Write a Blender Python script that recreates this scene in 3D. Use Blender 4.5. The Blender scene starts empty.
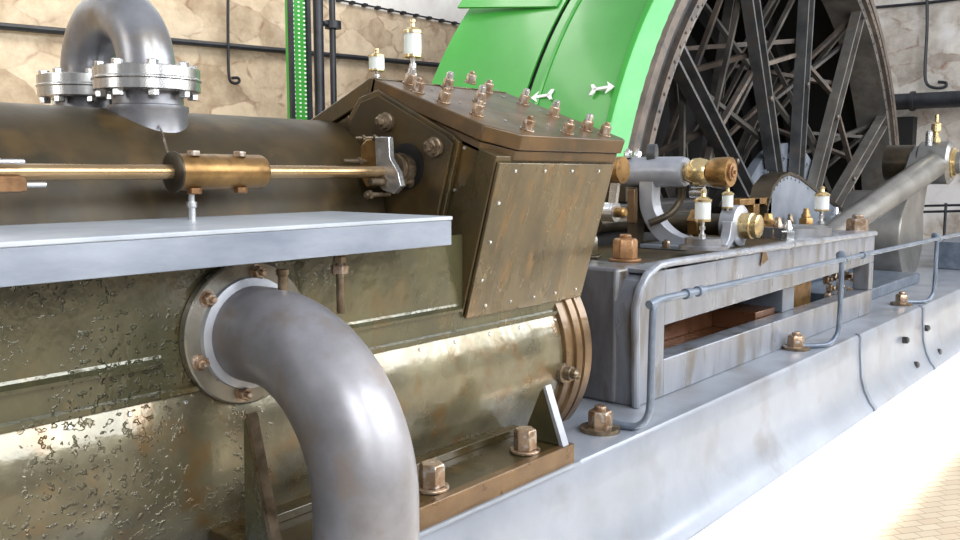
import bpy, bmesh, math, random
from mathutils import Vector, Matrix
random.seed(4)
C = bpy.context.scene.collection
PI = math.pi
H = 1.6                       # eye height above the floor; all z below are relative to the eye
# ------------------------------------------------------------------ camera geometry
F = 880.0
PIT = math.atan(98/F); YAW = math.atan(740*math.cos(PIT)/F)
cp, sp, cy, sy = math.cos(PIT), math.sin(PIT), math.cos(YAW), math.sin(YAW)
FW = Vector((cy*cp, sy*cp, -sp)); RT = Vector((sy, -cy, 0)); UP = Vector((cy*sp, sy*sp, cp))
def ray(px, py): return FW + RT*((px-480)/F) + UP*((270-py)/F)
def at(px, py, X=None, Y=None, Z=None, off=(0, 0, 0)):
    r = ray(px, py)
    t = X/r.x if X is not None else (Y/r.y if Y is not None else Z/r.z)
    return r*t + Vector(off)
def onplane(px, py, p0, n):
    r = ray(px, py); return r*(Vector(p0).dot(n)/r.dot(n))

# ------------------------------------------------------------------ mesh builder
class MB:
    def __init__(s): s.bm = bmesh.new()
    def poly(s, vs, fs):
        v = [s.bm.verts.new(p) for p in vs]
        for f in fs:
            try: s.bm.faces.new([v[i] for i in f])
            except ValueError: pass
        return s
    def box(s, a, b):
        (x0, y0, z0), (x1, y1, z1) = a, b
        return s.poly([(x0,y0,z0),(x1,y0,z0),(x1,y1,z0),(x0,y1,z0),(x0,y0,z1),(x1,y0,z1),(x1,y1,z1),(x0,y1,z1)],
                      [(3,2,1,0),(4,5,6,7),(0,1,5,4),(1,2,6,5),(2,3,7,6),(3,0,4,7)])
    def loft(s, rings, closed=True, caps=True):
        R = [[s.bm.verts.new(p) for p in r] for r in rings]
        n = len(R[0])
        for i in range(len(R)-1):
            for j in range(n if closed else n-1):
                k = (j+1) % n
                try: s.bm.faces.new((R[i][j], R[i][k], R[i+1][k], R[i+1][j]))
                except ValueError: pass
        if caps and closed:
            s.bm.faces.new(list(reversed(R[0]))); s.bm.faces.new(R[-1])
        return s
    def prism(s, pts, axis, a, b):
        """pts: 2D outline in the two other axes (x:(y,z) y:(x,z) z:(x,y))"""
        f = {'x': lambda p, t: (t, p[0], p[1]), 'y': lambda p, t: (p[0], t, p[1]), 'z': lambda p, t: (p[0], p[1], t)}[axis]
        return s.loft([[f(p, a) for p in pts], [f(p, b) for p in pts]])
    def lathe(s, prof, p, d, seg=24, caps=True):
        """prof: (dist along d, radius)"""
        p = Vector(p); d = Vector(d).normalized()
        u = d.orthogonal().normalized(); w = d.cross(u)
        rings = [[p + d*t + (u*math.cos(2*PI*k/seg) + w*math.sin(2*PI*k/seg))*max(r, 1e-4) for k in range(seg)] for t, r in prof]
        return s.loft(rings, True, caps)
    def cyl(s, a, b, r, seg=20, r2=None):
        a = Vector(a); b = Vector(b); d = b-a
        return s.lathe([(0, r), (d.length, r if r2 is None else r2)], a, d, seg)
    def tube(s, path, r, seg=14, caps=True):
        P = [Vector(p) for p in path]; n = len(P)
        T = [(P[min(i+1, n-1)] - P[max(i-1, 0)]).normalized() for i in range(n)]
        u = T[0].orthogonal().normalized(); rings = []
        for i in range(n):
            u = (u - T[i]*u.dot(T[i])).normalized(); w = T[i].cross(u)
            rr = r[i] if isinstance(r, (list, tuple)) else r
            rings.append([P[i] + (u*math.cos(2*PI*k/seg) + w*math.sin(2*PI*k/seg))*rr for k in range(seg)])
        return s.loft(rings, True, caps)
    def bar(s, a, b, w, h, up=(0, 1, 0)):
        """rectangular bar, w measured across, h along up"""
        a = Vector(a); b = Vector(b); d = (b-a).normalized(); up = Vector(up)
        up = (up - d*up.dot(d)).normalized(); x = d.cross(up)
        q = [x*w/2+up*h/2, -x*w/2+up*h/2, -x*w/2-up*h/2, x*w/2-up*h/2]
        return s.loft([[a+v for v in q], [b+v for v in q]])
    def ibeam(s, a, b, w, h, t, up=(0, 1, 0)):
        """channel bar: web with two flanges, open toward -up"""
        a = Vector(a); b = Vector(b); d = (b-a).normalized(); up = Vector(up)
        up = (up - d*up.dot(d)).normalized(); x = d.cross(up)
        pts = [(-w/2,-h/2),(-w/2,h/2),(w/2,h/2),(w/2,-h/2),(w/2-t,-h/2),(w/2-t,h/2-t),(-w/2+t,h/2-t),(-w/2+t,-h/2)]
        return s.loft([[a + x*p[0] + up*p[1] for p in pts], [b + x*p[0] + up*p[1] for p in pts]])
    def nut(s, p, d, r, h, stud=0.0, washer=True, rot=0.0):
        p = Vector(p); d = Vector(d).normalized(); u = d.orthogonal().normalized(); w = d.cross(u)
        def ring(t, rr, n=6, o=0): return [p + d*t + (u*math.cos(2*PI*k/n+rot) + w*math.sin(2*PI*k/n+rot))*rr for k in range(n)]
        z = 0
        if washer: s.lathe([(-.001, r*1.3), (h*.14, r*1.3)], p, d, 20); z = h*.14
        s.loft([ring(z, r), ring(z+h*.86, r), ring(z+h, r*.86)])
        if stud: s.lathe([(0, r*.5), (z+h+stud*.8, r*.5), (z+h+stud, r*.38)], p, d, 12)
        return s
    def build(s, name, mat, parent=None, bevel=0, sub=0, ang=35, base=False):
        bm = s.bm
        for v in bm.verts: v.co.z += H
        bmesh.ops.recalc_face_normals(bm, faces=bm.faces)
        lo = Vector([min(v.co[i] for v in bm.verts) for i in range(3)]); hi = Vector([max(v.co[i] for v in bm.verts) for i in range(3)])
        c = (lo+hi)/2
        if parent is None: c.z = lo.z
        for v in bm.verts: v.co -= c
        me = bpy.data.meshes.new(name); bm.to_mesh(me); bm.free()
        for f in me.polygons: f.use_smooth = True
        try: me.set_sharp_from_angle(angle=math.radians(ang))
        except Exception: pass
        me.materials.append(mat)
        o = bpy.data.objects.new(name, me); C.objects.link(o)
        if parent is not None:
            o.parent = parent; wl = Vector((0, 0, 0)); q = parent
            while q is not None: wl += Vector(q.location); q = q.parent
            o.location = c - wl
        else: o.location = c
        if bevel:
            m = o.modifiers.new('bevel', 'BEVEL'); m.width = bevel; m.segments = 2; m.limit_method = 'ANGLE'; m.angle_limit = math.radians(40); m.harden_normals = False
        return o
def thing(name, label, cat, loc, group=None):
    o = bpy.data.objects.new(name, None); C.objects.link(o); o.empty_display_size = .05
    o.location = (loc[0], loc[1], loc[2]+H); o['label'] = label; o['category'] = cat
    if group: o['group'] = group
    return o
def tag(o, label, cat, group=None):
    o['label'] = label; o['category'] = cat
    if group: o['group'] = group
    return o
def struct(o): o['kind'] = 'structure'; return o
def copy_tree(o, parent=None):
    c = o.copy(); C.objects.link(c); c.parent = parent
    for ch in list(o.children): copy_tree(ch, c)
    return c
def arc(c, r, a0, a1, n, axis='y'):
    out = []
    for i in range(n+1):
        a = math.radians(a0 + (a1-a0)*i/n)
        if axis == 'y': out.append(Vector((c[0]+r*math.cos(a), c[1], c[2]+r*math.sin(a))))
        if axis == 'x': out.append(Vector((c[0], c[1]+r*math.cos(a), c[2]+r*math.sin(a))))
        if axis == 'z': out.append(Vector((c[0]+r*math.cos(a), c[1]+r*math.sin(a), c[2])))
    return out
def smooth_path(P, n=6):
    P = [Vector(p) for p in P]; P = [P[0]] + P + [P[-1]]; out = []
    for i in range(1, len(P)-2):
        a, b, c, d = P[i-1:i+3]
        for k in range(n):
            t = k/n; out.append(.5*((2*b)+(c-a)*t+(2*a-5*b+4*c-d)*t*t+(3*b-a-3*c+d)*t**3))
    out.append(P[-2]); return out

# ------------------------------------------------------------------ materials
def lin(c): return tuple(((v/255)/12.92 if v/255 <= .04045 else ((v/255+.055)/1.055)**2.4) for v in c) + (1,)
def mat(name, c1, c2, scale=4, metal=0, rough=.4, rough2=None, bump=0, bscale=40, c3=None, stretch=(1, 1, 1), coat=0, spec=.5, lo=.35, hi=.65, detail=6, drops=0):
    m = bpy.data.materials.new(name); m.use_nodes = True; nt = m.node_tree; N = nt.nodes; L = nt.links
    b = N['Principled BSDF']; tc = N.new('ShaderNodeTexCoord'); geo = N.new('ShaderNodeNewGeometry')
    mp = N.new('ShaderNodeMapping'); mp.inputs['Scale'].default_value = stretch; L.new(geo.outputs['Position'], mp.inputs['Vector'])
    n1 = N.new('ShaderNodeTexNoise'); n1.inputs['Scale'].default_value = scale; n1.inputs['Detail'].default_value = detail; n1.inputs['Roughness'].default_value = .62
    L.new(mp.outputs[0], n1.inputs['Vector'])
    r = N.new('ShaderNodeValToRGB'); L.new(n1.outputs['Fac'], r.inputs[0])
    r.color_ramp.elements[0].position = lo; r.color_ramp.elements[0].color = lin(c1)
    r.color_ramp.elements[1].position = hi; r.color_ramp.elements[1].color = lin(c2)
    out = r.outputs[0]
    if c3:
        n3 = N.new('ShaderNodeTexNoise'); n3.inputs['Scale'].default_value = scale*2.3; n3.inputs['Detail'].default_value = 8
        L.new(mp.outputs[0], n3.inputs['Vector'])
        r3 = N.new('ShaderNodeValToRGB'); L.new(n3.outputs['Fac'], r3.inputs[0])
        r3.color_ramp.elements[0].position = .52; r3.color_ramp.elements[0].color = (0, 0, 0, 1)
        r3.color_ramp.elements[1].position = .68; r3.color_ramp.elements[1].color = (1, 1, 1, 1)
        mx = N.new('ShaderNodeMix'); mx.data_type = 'RGBA'; L.new(r3.outputs[0], mx.inputs[0]); L.new(out, mx.inputs[6]); mx.inputs[7].default_value = lin(c3)
        out = mx.outputs[2]
    L.new(out, b.inputs['Base Color'])
    b.inputs['Metallic'].default_value = metal; b.inputs['Roughness'].default_value = rough
    b.inputs['Coat Weight'].default_value = coat; b.inputs['Coat Roughness'].default_value = .12
    b.inputs['Specular IOR Level'].default_value = spec
    if rough2 is not None:
        n4 = N.new('ShaderNodeTexNoise'); n4.inputs['Scale'].default_value = scale*1.7; n4.inputs['Detail'].default_value = 7; L.new(mp.outputs[0], n4.inputs['Vector'])
        mr = N.new('ShaderNodeMapRange'); mr.inputs[1].default_value = .35; mr.inputs[2].default_value = .65
        mr.inputs[3].default_value = rough; mr.inputs[4].default_value = rough2; L.new(n4.outputs['Fac'], mr.inputs[0]); L.new(mr.outputs[0], b.inputs['Roughness'])
    if bump:
        n2 = N.new('ShaderNodeTexNoise'); n2.inputs['Scale'].default_value = bscale; n2.inputs['Detail'].default_value = 4; L.new(mp.outputs[0], n2.inputs['Vector'])
        bp = N.new('ShaderNodeBump'); bp.inputs['Strength'].default_value = bump; bp.inputs['Distance'].default_value = .01
        L.new(n2.outputs['Fac'], bp.inputs['Height']); L.new(bp.outputs[0], b.inputs['Normal'])
    if drops:
        nd = N.new('ShaderNodeTexNoise'); nd.inputs['Scale'].default_value = 55; nd.inputs['Detail'].default_value = 3; L.new(geo.outputs['Position'], nd.inputs['Vector'])
        rd = N.new('ShaderNodeMapRange'); rd.interpolation_type = 'SMOOTHSTEP'; rd.inputs[1].default_value = .56; rd.inputs[2].default_value = .66; L.new(nd.outputs['Fac'], rd.inputs[0])
        nm = N.new('ShaderNodeTexNoise'); nm.inputs['Scale'].default_value = 3.3; nm.inputs['Detail'].default_value = 3; L.new(geo.outputs['Position'], nm.inputs['Vector'])
        rm = N.new('ShaderNodeMapRange'); rm.inputs[1].default_value = .45; rm.inputs[2].default_value = .6; L.new(nm.outputs['Fac'], rm.inputs[0])
        # the wet, beaded oil lies on the first metre and a half of the casing
        sxx = N.new('ShaderNodeSeparateXYZ'); L.new(geo.outputs['Position'], sxx.inputs[0])
        rx = N.new('ShaderNodeMapRange'); rx.inputs[1].default_value = 1.9; rx.inputs[2].default_value = 1.3; L.new(sxx.outputs[0], rx.inputs[0])
        k1 = N.new('ShaderNodeMath'); k1.operation = 'MULTIPLY'; L.new(rd.outputs[0], k1.inputs[0]); L.new(rm.outputs[0], k1.inputs[1])
        k2 = N.new('ShaderNodeMath'); k2.operation = 'MULTIPLY'; L.new(k1.outputs[0], k2.inputs[0]); L.new(rx.outputs[0], k2.inputs[1])
        b2 = N.new('ShaderNodeBump'); b2.inputs['Strength'].default_value = drops; b2.inputs['Distance'].default_value = .012
        L.new(k2.outputs[0], b2.inputs['Height']); L.new(bp.outputs[0], b2.inputs['Normal']); L.new(b2.outputs[0], b.inputs['Normal']); L.new(b2.outputs[0], b.inputs['Coat Normal'])
    return m
M = {}
M['brown'] = mat('oiled_brown_iron', (50,43,24), (80,65,36), 3.0, .3, .22, .36, .06, 60, c3=(90,68,34), stretch=(1, 1, .6), coat=.45)
M['cover'] = mat('brown_cover_plate', (62,47,26), (92,68,38), 3.5, .2, .3, .44, .06, 60, c3=(100,72,38), coat=.2, spec=.4)
M['steelpale'] = mat('pale_grey_steel', (138,140,148), (170,172,178), 4, .4, .3, .4, .03, 50)
M['flange'] = mat('bright_flange_steel', (160,160,160), (196,194,190), 8, .85, .22, .32, .02, 50, stretch=(2, 2, .2))  # vertical tone streaks paint highlights into the flange colour
M['brown_dark'] = mat('dark_oiled_iron', (42,35,19), (66,52,28), 3.2, .1, .4, .52, .05, 50, c3=(74,57,30), coat=.0, spec=.35)
M['olive'] = mat('oily_olive_iron', (62,60,42), (88,85,60), 3.5, .35, .16, .3, .25, 26, c3=(88,76,48), stretch=(1, 1, .7), coat=.8, drops=.7)
M['barrel'] = mat('oily_bronze_green_cladding', (84,78,60), (126,118,92), 3.6, .5, .2, .38, .25, 14, c3=(112,88,54), coat=.8, drops=.6)
M['panel'] = mat('streaked_brown_panel', (70,61,42), (100,86,58), 2.6, .35, .2, .34, .05, 40, c3=(104,80,46), stretch=(3, 3, .5), coat=.6)
M['rust'] = mat('brown_oily_edge', (88,66,42), (118,92,60), 6, .45, .26, .4, .1, 60, coat=.3)
M['nut'] = mat('rust_tinted_nut', (124,96,72), (168,146,124), 18, .6, .24, None, .08, 80, c3=(190,182,174))
M['nutdark'] = mat('dark_oily_nut', (84,70,54), (136,120,100), 18, .6, .22, None, .08, 80)
M['orange'] = mat('orange_rust_nut', (112,80,52), (158,116,76), 18, .4, .28, None, .05, 80)
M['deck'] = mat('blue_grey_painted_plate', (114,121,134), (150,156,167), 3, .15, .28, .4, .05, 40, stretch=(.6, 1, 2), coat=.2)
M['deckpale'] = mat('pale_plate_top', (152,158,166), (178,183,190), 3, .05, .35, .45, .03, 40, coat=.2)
M['steel'] = mat('brushed_grey_pipe', (122,122,126), (152,152,156), 4, .7, .3, .4, .04, 50, c3=(130,124,118))
M['pipe'] = mat('dull_grey_pipe', (112,110,112), (142,140,144), 3.5, .45, .34, .44, .02, 50, c3=(124,114,108))
M['bright'] = mat('polished_steel', (180,180,180), (215,215,215), 9, .9, .2, .3, .02, 60)
M['bed'] = mat('pale_grey_bed_paint', (116,121,130), (134,139,149), 1.4, .1, .3, .42, .03, 20, coat=.3, c3=(112,113,118))
M['frame'] = mat('worn_grey_frame_casting', (106,109,117), (134,138,147), 2.2, .2, .26, .4, .05, 30, c3=(100,96,92), stretch=(1.8, 1.8, .5), coat=.35)
M['framedark'] = mat('dark_frame_end', (72,72,76), (112,112,116), 2.6, .25, .28, .42, .05, 30, c3=(74,62,48), stretch=(2, 2, .6), coat=.35)
M['flangeoil'] = mat('oily_grey_flange', (104,99,88), (136,131,120), 6, .6, .24, .36, .05, 60, coat=.4)
M['trough'] = mat('copper_brown_oil', (98,62,42), (134,94,66), 3, .6, .22, .36, .05, 30, coat=.4)
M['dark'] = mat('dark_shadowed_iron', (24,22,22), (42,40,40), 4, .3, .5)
M['darkoil'] = mat('dark_bronze_shaft', (50,44,36), (78,68,52), 5, .6, .28, .4)
M['brass'] = mat('brass', (186,160,112), (218,196,148), 8, .8, .2, .3)
M['bronze'] = mat('bronze_casting', (124,94,54), (160,124,76), 8, .75, .28, .4, c3=(110,82,48))
M['rod'] = mat('golden_steel_rod', (146,118,80), (180,152,116), 6, .85, .2, .3, stretch=(.3, 1, 1))
M['conrod'] = mat('grey_steel_rod', (118,116,112), (146,144,140), 3, .7, .3, .4)
M['wheel'] = mat('dark_grey_wheel_steel', (62,64,66), (98,98,98), 3, .3, .38, .5, c3=(92,84,78))
M['rimgrey'] = mat('mid_grey_rim_steel', (88,86,84), (124,120,114), 3, .3, .4, .5, c3=(104,94,84))
M['wheelfar'] = mat('darker_wheel_steel', (50,48,46), (90,85,79), 3, .1, .5)  # darker tone for the far and inner wheel members
M['rim'] = mat('rusty_rim_steel', (84,74,68), (122,110,100), 3, .4, .4, .5, c3=(82,80,80))
M['hub'] = mat('grey_hub_paint', (100,106,116), (128,134,144), 3, .2, .4)
M['green'] = mat('gloss_green_paint', (50,142,46), (58,152,52), 1.2, 0, .32, .42, coat=.25)
M['greensheen'] = mat('green_sheen_band', (128,214,140), (150,226,158), 1.2, 0, .16, .22, coat=.8)  # sheen of the angled band is put into a paler green
M['white'] = mat('white_paint', (240,240,238), (250,250,248), 3, 0, .5)
M['black'] = mat('black_pipe', (26,28,32), (44,46,52), 5, .1, .45)
M['rail'] = mat('blue_grey_tube', (84,94,108), (112,122,136), 8, .3, .3, .4)
M['hole'] = mat('black_hole', (8,8,8), (14,13,12), 5, 0, .6)  # near-black colour carries the shade inside openings and the wheel drum
def glass():
    m = bpy.data.materials.new('oil_cup_glass'); m.use_nodes = True; b = m.node_tree.nodes['Principled BSDF']
    b.inputs['Base Color'].default_value = (.94, .97, .95, 1); b.inputs['Transmission Weight'].default_value = .45; b.inputs['Roughness'].default_value = .06; b.inputs['IOR'].default_value = 1.35
    return m
M['glass'] = glass()
def stone(name, ca, cb, cj, plaster, cracks=.5, sc=1.6, split=None, white=(226,220,214)):
    m = bpy.data.materials.new(name); m.use_nodes = True; nt = m.node_tree; N = nt.nodes; L = nt.links
    b = N['Principled BSDF']; geo = N.new('ShaderNodeNewGeometry')
    mp = N.new('ShaderNodeMapping'); mp.inputs['Scale'].default_value = (1, 1, 1.7); L.new(geo.outputs['Position'], mp.inputs['Vector'])
    nz = N.new('ShaderNodeTexNoise'); nz.inputs['Scale'].default_value = 2.2; nz.inputs['Detail'].default_value = 5; L.new(mp.outputs[0], nz.inputs['Vector'])
    mx = N.new('ShaderNodeMix'); mx.data_type = 'RGBA'; mx.inputs[0].default_value = .22; L.new(mp.outputs[0], mx.inputs[6]); L.new(nz.outputs['Color'], mx.inputs[7])
    vo = N.new('ShaderNodeTexVoronoi'); vo.inputs['Scale'].default_value = sc; L.new(mx.outputs[2], vo.inputs['Vector'])
    ve = N.new('ShaderNodeTexVoronoi'); ve.feature = 'DISTANCE_TO_EDGE'; ve.inputs['Scale'].default_value = sc; L.new(mx.outputs[2], ve.inputs['Vector'])
    n2 = N.new('ShaderNodeTexNoise'); n2.inputs['Scale'].default_value = 3; n2.inputs['Detail'].default_value = 9; n2.inputs['Roughness'].default_value = .7; L.new(geo.outputs['Position'], n2.inputs['Vector'])
    r = N.new('ShaderNodeValToRGB'); r.color_ramp.elements[0].position = .3; r.color_ramp.elements[0].color = lin(ca); r.color_ramp.elements[1].position = .7; r.color_ramp.elements[1].color = lin(cb)
    ad = N.new('ShaderNodeMath'); ad.operation = 'MULTIPLY_ADD'; ad.inputs[1].default_value = .35; L.new(vo.outputs['Color'], ad.inputs[0])
    sb = N.new('ShaderNodeMath'); sb.operation = 'SUBTRACT'; sb.inputs[1].default_value = .17; L.new(n2.outputs['Fac'], sb.inputs[0]); L.new(sb.outputs[0], ad.inputs[2]); L.new(ad.outputs[0], r.inputs[0])
    rj = N.new('ShaderNodeValToRGB'); rj.color_ramp.elements[0].position = 0; rj.color_ramp.elements[0].color = (1, 1, 1, 1); rj.color_ramp.elements[1].position = .055; rj.color_ramp.elements[1].color = (0, 0, 0, 1)
    L.new(ve.outputs['Distance'], rj.inputs[0])
    n5 = N.new('ShaderNodeTexNoise'); n5.inputs['Scale'].default_value = 5; n5.inputs['Detail'].default_value = 3; L.new(geo.outputs['Position'], n5.inputs['Vector'])
    r5 = N.new('ShaderNodeMapRange'); r5.inputs[1].default_value = .45; r5.inputs[2].default_value = .65; r5.inputs[4].default_value = cracks; L.new(n5.outputs['Fac'], r5.inputs[0])
    mu = N.new('ShaderNodeMath'); mu.operation = 'MULTIPLY'; L.new(rj.outputs[0], mu.inputs[0]); L.new(r5.outputs[0], mu.inputs[1])
    m2 = N.new('ShaderNodeMix'); m2.data_type = 'RGBA'; L.new(mu.outputs[0], m2.inputs[0]); L.new(r.outputs[0], m2.inputs[6]); m2.inputs[7].default_value = lin(cj)
    # plaster patches
    n6 = N.new('ShaderNodeTexNoise'); n6.inputs['Scale'].default_value = .9; n6.inputs['Detail'].default_value = 6; L.new(geo.outputs['Position'], n6.inputs['Vector'])
    r6 = N.new('ShaderNodeMapRange'); r6.inputs[1].default_value = .52; r6.inputs[2].default_value = .6; r6.inputs[4].default_value = plaster; L.new(n6.outputs['Fac'], r6.inputs[0])
    m3 = N.new('ShaderNodeMix'); m3.data_type = 'RGBA'; L.new(r6.outputs[0], m3.inputs[0]); L.new(m2.outputs[2], m3.inputs[6]); m3.inputs[7].default_value = lin(white)
    L.new(m3.outputs[2], b.inputs['Base Color']); b.inputs['Roughness'].default_value = .9; b.inputs['Specular IOR Level'].default_value = .2
    bp = N.new('ShaderNodeBump'); bp.inputs['Strength'].default_value = .4; bp.inputs['Distance'].default_value = .03; L.new(n2.outputs['Fac'], bp.inputs['Height']); L.new(bp.outputs[0], b.inputs['Normal'])
    return m
M['stone'] = stone('rubble_stone_wall', (164,144,120), (218,200,174), (138,104,84), .25, .85, 2.4, white=(224,208,188))
M['stoneend'] = stone('pale_rubble_wall', (150,140,130), (204,198,190), (132,98,80), .8, .8, 2.2, white=(214,212,212))
M['plaster'] = mat('white_plaster', (222,218,214), (238,236,232), 2, 0, .9, spec=.2)
def tiles():
    m = bpy.data.materials.new('cream_paver_floor'); m.use_nodes = True; nt = m.node_tree; N = nt.nodes; L = nt.links
    b = N['Principled BSDF']; geo = N.new('ShaderNodeNewGeometry'); mp = N.new('ShaderNodeMapping'); mp.inputs['Rotation'].default_value = (0, 0, .6)
    L.new(geo.outputs['Position'], mp.inputs['Vector'])
    br = N.new('ShaderNodeTexBrick'); br.inputs['Scale'].default_value = 4.5; br.inputs['Color1'].default_value = lin((186,166,140)); br.inputs['Color2'].default_value = lin((196,180,154))
    br.inputs['Mortar'].default_value = lin((150,130,106)); br.inputs['Mortar Size'].default_value = .012; L.new(mp.outputs[0], br.inputs['Vector'])
    L.new(br.outputs[0], b.inputs['Base Color']); b.inputs['Roughness'].default_value = .6
    return m
M['tiles'] = tiles()
M['sunfloor'] = mat('sunlit_floor_white', (226,226,224), (240,240,238), 2, 0, .7)  # white that paints the sunlit part of the floor

# ------------------------------------------------------------------ the setting
struct(MB().box((-8, -8, -1.7), (16.2, 9.2, -1.6)).build('floor', M['tiles']))
struct(MB().box((-4, 1.22, -1.6), (16, 1.66, -1.592)).build('sun_strip_1', M['sunfloor']))  # pool of sunlight beside the bed, laid as a white strip
ZS = 2.2
struct(MB().box((-8, 9, -1.6), (16.2, 9.3, ZS)).build('wall_back', M['stone']))
struct(MB().box((-8, 9, ZS), (16.2, 9.3, 4.6)).build('wall_back_upper', M['plaster']))
struct(MB().box((16, -6, -1.6), (16.3, 9, 4.6)).build('wall_end', M['stoneend']))

# things on the walls
c = MB().tube([at(-80, 18, Y=8.93), at(0, 26, Y=8.93), at(150, 39, Y=8.93), at(285, 51, Y=8.93), at(470, 68, Y=8.93), at(620, 84, Y=8.93)], .035, 8).build('conduit', M['black'])
tag(c, 'long black conduit running level across the stone wall behind the engine', 'pipe')
w = MB()
P_ = [at(250+i*40, -18+i*8, Y=8.95) for i in range(9)]
w.tube(P_, .012, 6)
for i in range(26):
    t = i/25*(len(P_)-1); k = min(int(t), len(P_)-2); q = P_[k].lerp(P_[k+1], t-k); w.box(q-Vector((.03, .02, .02)), q+Vector((.03, .05, .02)))
tag(w.build('wall_wire', M['black']), 'thin clipped wire sloping along the edge between stone and white plaster', 'wire')
def hook(pts, X=None, Y=None, label='', r=.018, name='hanging_wire'):
    o = MB().tube(smooth_path([at(a, b, X=X, Y=Y) for a, b in pts], 5), r, 7).build(name, M['black']); tag(o, label, 'wire')
hook([(228, -8), (228, 40), (229, 76), (233, 83), (239, 82), (238, 78), (232, 78)], Y=8.9, label='thin wire hanging with a loop end on the stone wall behind the grey bent pipe')
hook([(927, -5), (927, 30), (925, 70), (927, 84), (936, 88), (945, 87), (946, 83), (938, 82)], X=15.9, label='black wire with a looped end hanging on the end wall above the thick pipe', r=.025)
tag(MB().tube([at(840, 13, X=15.92), at(868, 8, X=15.92), at(925, 3, X=15.92), at(1000, -6, X=15.92)], .025, 7).build('conduit', M['black']), 'thin dark cable running near the top of the end wall', 'cable')
tp = thing('wall_pipe', 'thick dark pipe running level along the end wall behind the crank', 'pipe', at(900, 115, X=15.6))
MB().cyl((15.6, 7.5, 1.14), (15.6, 1.5, 1.14), .13, 20).build('pipe', M['black'], tp)
for y in (6.5, 3.9, 2.6): MB().cyl((15.6, y-.03, 1.14), (15.6, y+.03, 1.14), .16, 20).build('pipe_clamp', M['black'], tp)
rc = MB().box(at(912, 146, X=15.75), at(868, 118, X=15.75)+Vector((.3, 0, 0)))
tag(rc.build('wall_recess', M['hole']), 'dark opening in the end wall below the thick pipe', 'opening')
# green riveted column
g = thing('green_column', 'green riveted metal column with dark edge angles standing before the stone wall', 'column', (6.02, 7.5, -1.6))
x0, x1 = at(292, 60, Y=7.5).x, at(306, 60, Y=7.5).x
MB().box((x0, 7.5, -1.6), (x1, 7.6, 4.2)).build('green_plate', M['green'], g)
for xx in (x0-.045, x1): MB().box((xx, 7.46, -1.6), (xx+.045, 7.5, 4.2)).build('edge_angle', M['black'], g)
rv = MB()
for i in range(100):
    for xx in (x0+.02, x1-.02, (x0+x1)/2): rv.box((xx-.008, 7.485, -.5+i*.045), (xx+.008, 7.5, -.484+i*.045))
o = rv.build('rivet_rows', M['white'], g); o['kind'] = 'stuff'
for px, r, lab in ((319, .055, 'thicker black pipe rising beside the green column'), (333, .035, 'thinner black pipe rising right of the green column with a clamp')):
    q = at(px, 60, Y=7.5)
    t_ = thing('riser_pipe', lab, 'pipe', (q.x, 7.5, -1.6)); MB().cyl((q.x, 7.5, -1.6), (q.x, 7.5, 4.2), r, 14).build('pipe', M['black'], t_)
    if px > 325: qc = at(333, 25, Y=7.5); MB().cyl((qc.x, 7.5, qc.z-.04), (qc.x, 7.5, qc.z+.04), .09, 14).build('pipe_clamp', M['black'], t_); MB().cyl((qc.x-.14, 7.5, qc.z), (qc.x+.05, 7.5, qc.z), .03, 10).build('clamp_arm', M['black'], t_)

# ------------------------------------------------------------------ engine bed
bed = thing('engine_bed', 'long pale grey painted cast bed under the whole engine with a curved foot', 'machine bed', (4, 2.5, -1.6))
prof = [(3.5, -1.6), (1.665, -1.6), (1.67, -1.575), (1.70, -1.54), (1.735, -1.47), (1.76, -1.38), (1.775, -1.22), (1.778, -1.11), (1.79, -1.09), (1.81, -1.085), (3.5, -1.085)]
XB = 8.3
MB().prism(prof, 'x', -2.5, XB).build('bed_body', M['bed'], bed, ang=30)
MB().prism([(y+(0.0 if i in (0, 10) else 0), z) for i, (y, z) in enumerate(prof)], 'x', XB, 15.0).build('bed_extension', M['bed'], bed, ang=30)
def strip(x, w, m, t=.012, z0=-1.6):
    pts = [(y, z) for y, z in prof[1:10]]
    a = [(y-t, z+t*.6) for y, z in pts]
    b = MB(); b.loft([[Vector((x-w/2, y, z)) for y, z in a + pts[::-1]], [Vector((x+w/2, y, z)) for y, z in a + pts[::-1]]])
    return b.build('joint_strip', m, bed)
strip(6.12, .05, M['hub']); strip(7.75, .05, M['hub'])
for px, py in ((904, 340), (910, 364), (925, 328), (933, 351)):
    q = at(px, py, Y=1.762); q.y = 1.772 if q.z > -1.2 else (1.75 if q.z > -1.42 else 1.72)
    MB().lathe([(-.02, .026), (.015, .026), (.026, .015)], q, (0, -1, .1), 12).build('bolt_head', M['dark'], bed)
for i, (px, py, r) in enumerate(((606, 432, .052), (803, 350, .052), (913, 306, .05))):
    q = at(px, py, Z=-1.085); q.y = 1.93
    MB().lathe([(0, .085), (.018, .085), (.022, .06)], q, (0, 0, 1), 24).build('washer', M['nutdark'], bed)
    MB().nut(q+Vector((0, 0, .015)), (0, 0, 1), r, .075, .02, False, .3).build('foundation_nut', M['nut'], bed, .003)

# ------------------------------------------------------------------ main cylinder
cyo = thing('steam_cylinder', 'large oily bronze-green steam cylinder lying on the grey bed with flat side casing', 'engine cylinder', (1.2, 2.46, -1.085))
CY, CZ, CR = 2.50, -.775, .45
def yc(z, r=CR): return CY - math.sqrt(max(r*r-(z-CZ)**2, 0))
brl = [(CY + CR*math.cos(math.radians(a)), CZ + CR*math.sin(math.radians(a))) for a in range(152, 512, 4)]
brl = [(y, max(z, -1.075)) for y, z in brl]
MB().lathe([(0, CR), (4.5, CR)], (-1.5, CY, CZ), (1, 0, 0), 96).build('barrel', M['barrel'], cyo, ang=40)
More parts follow.
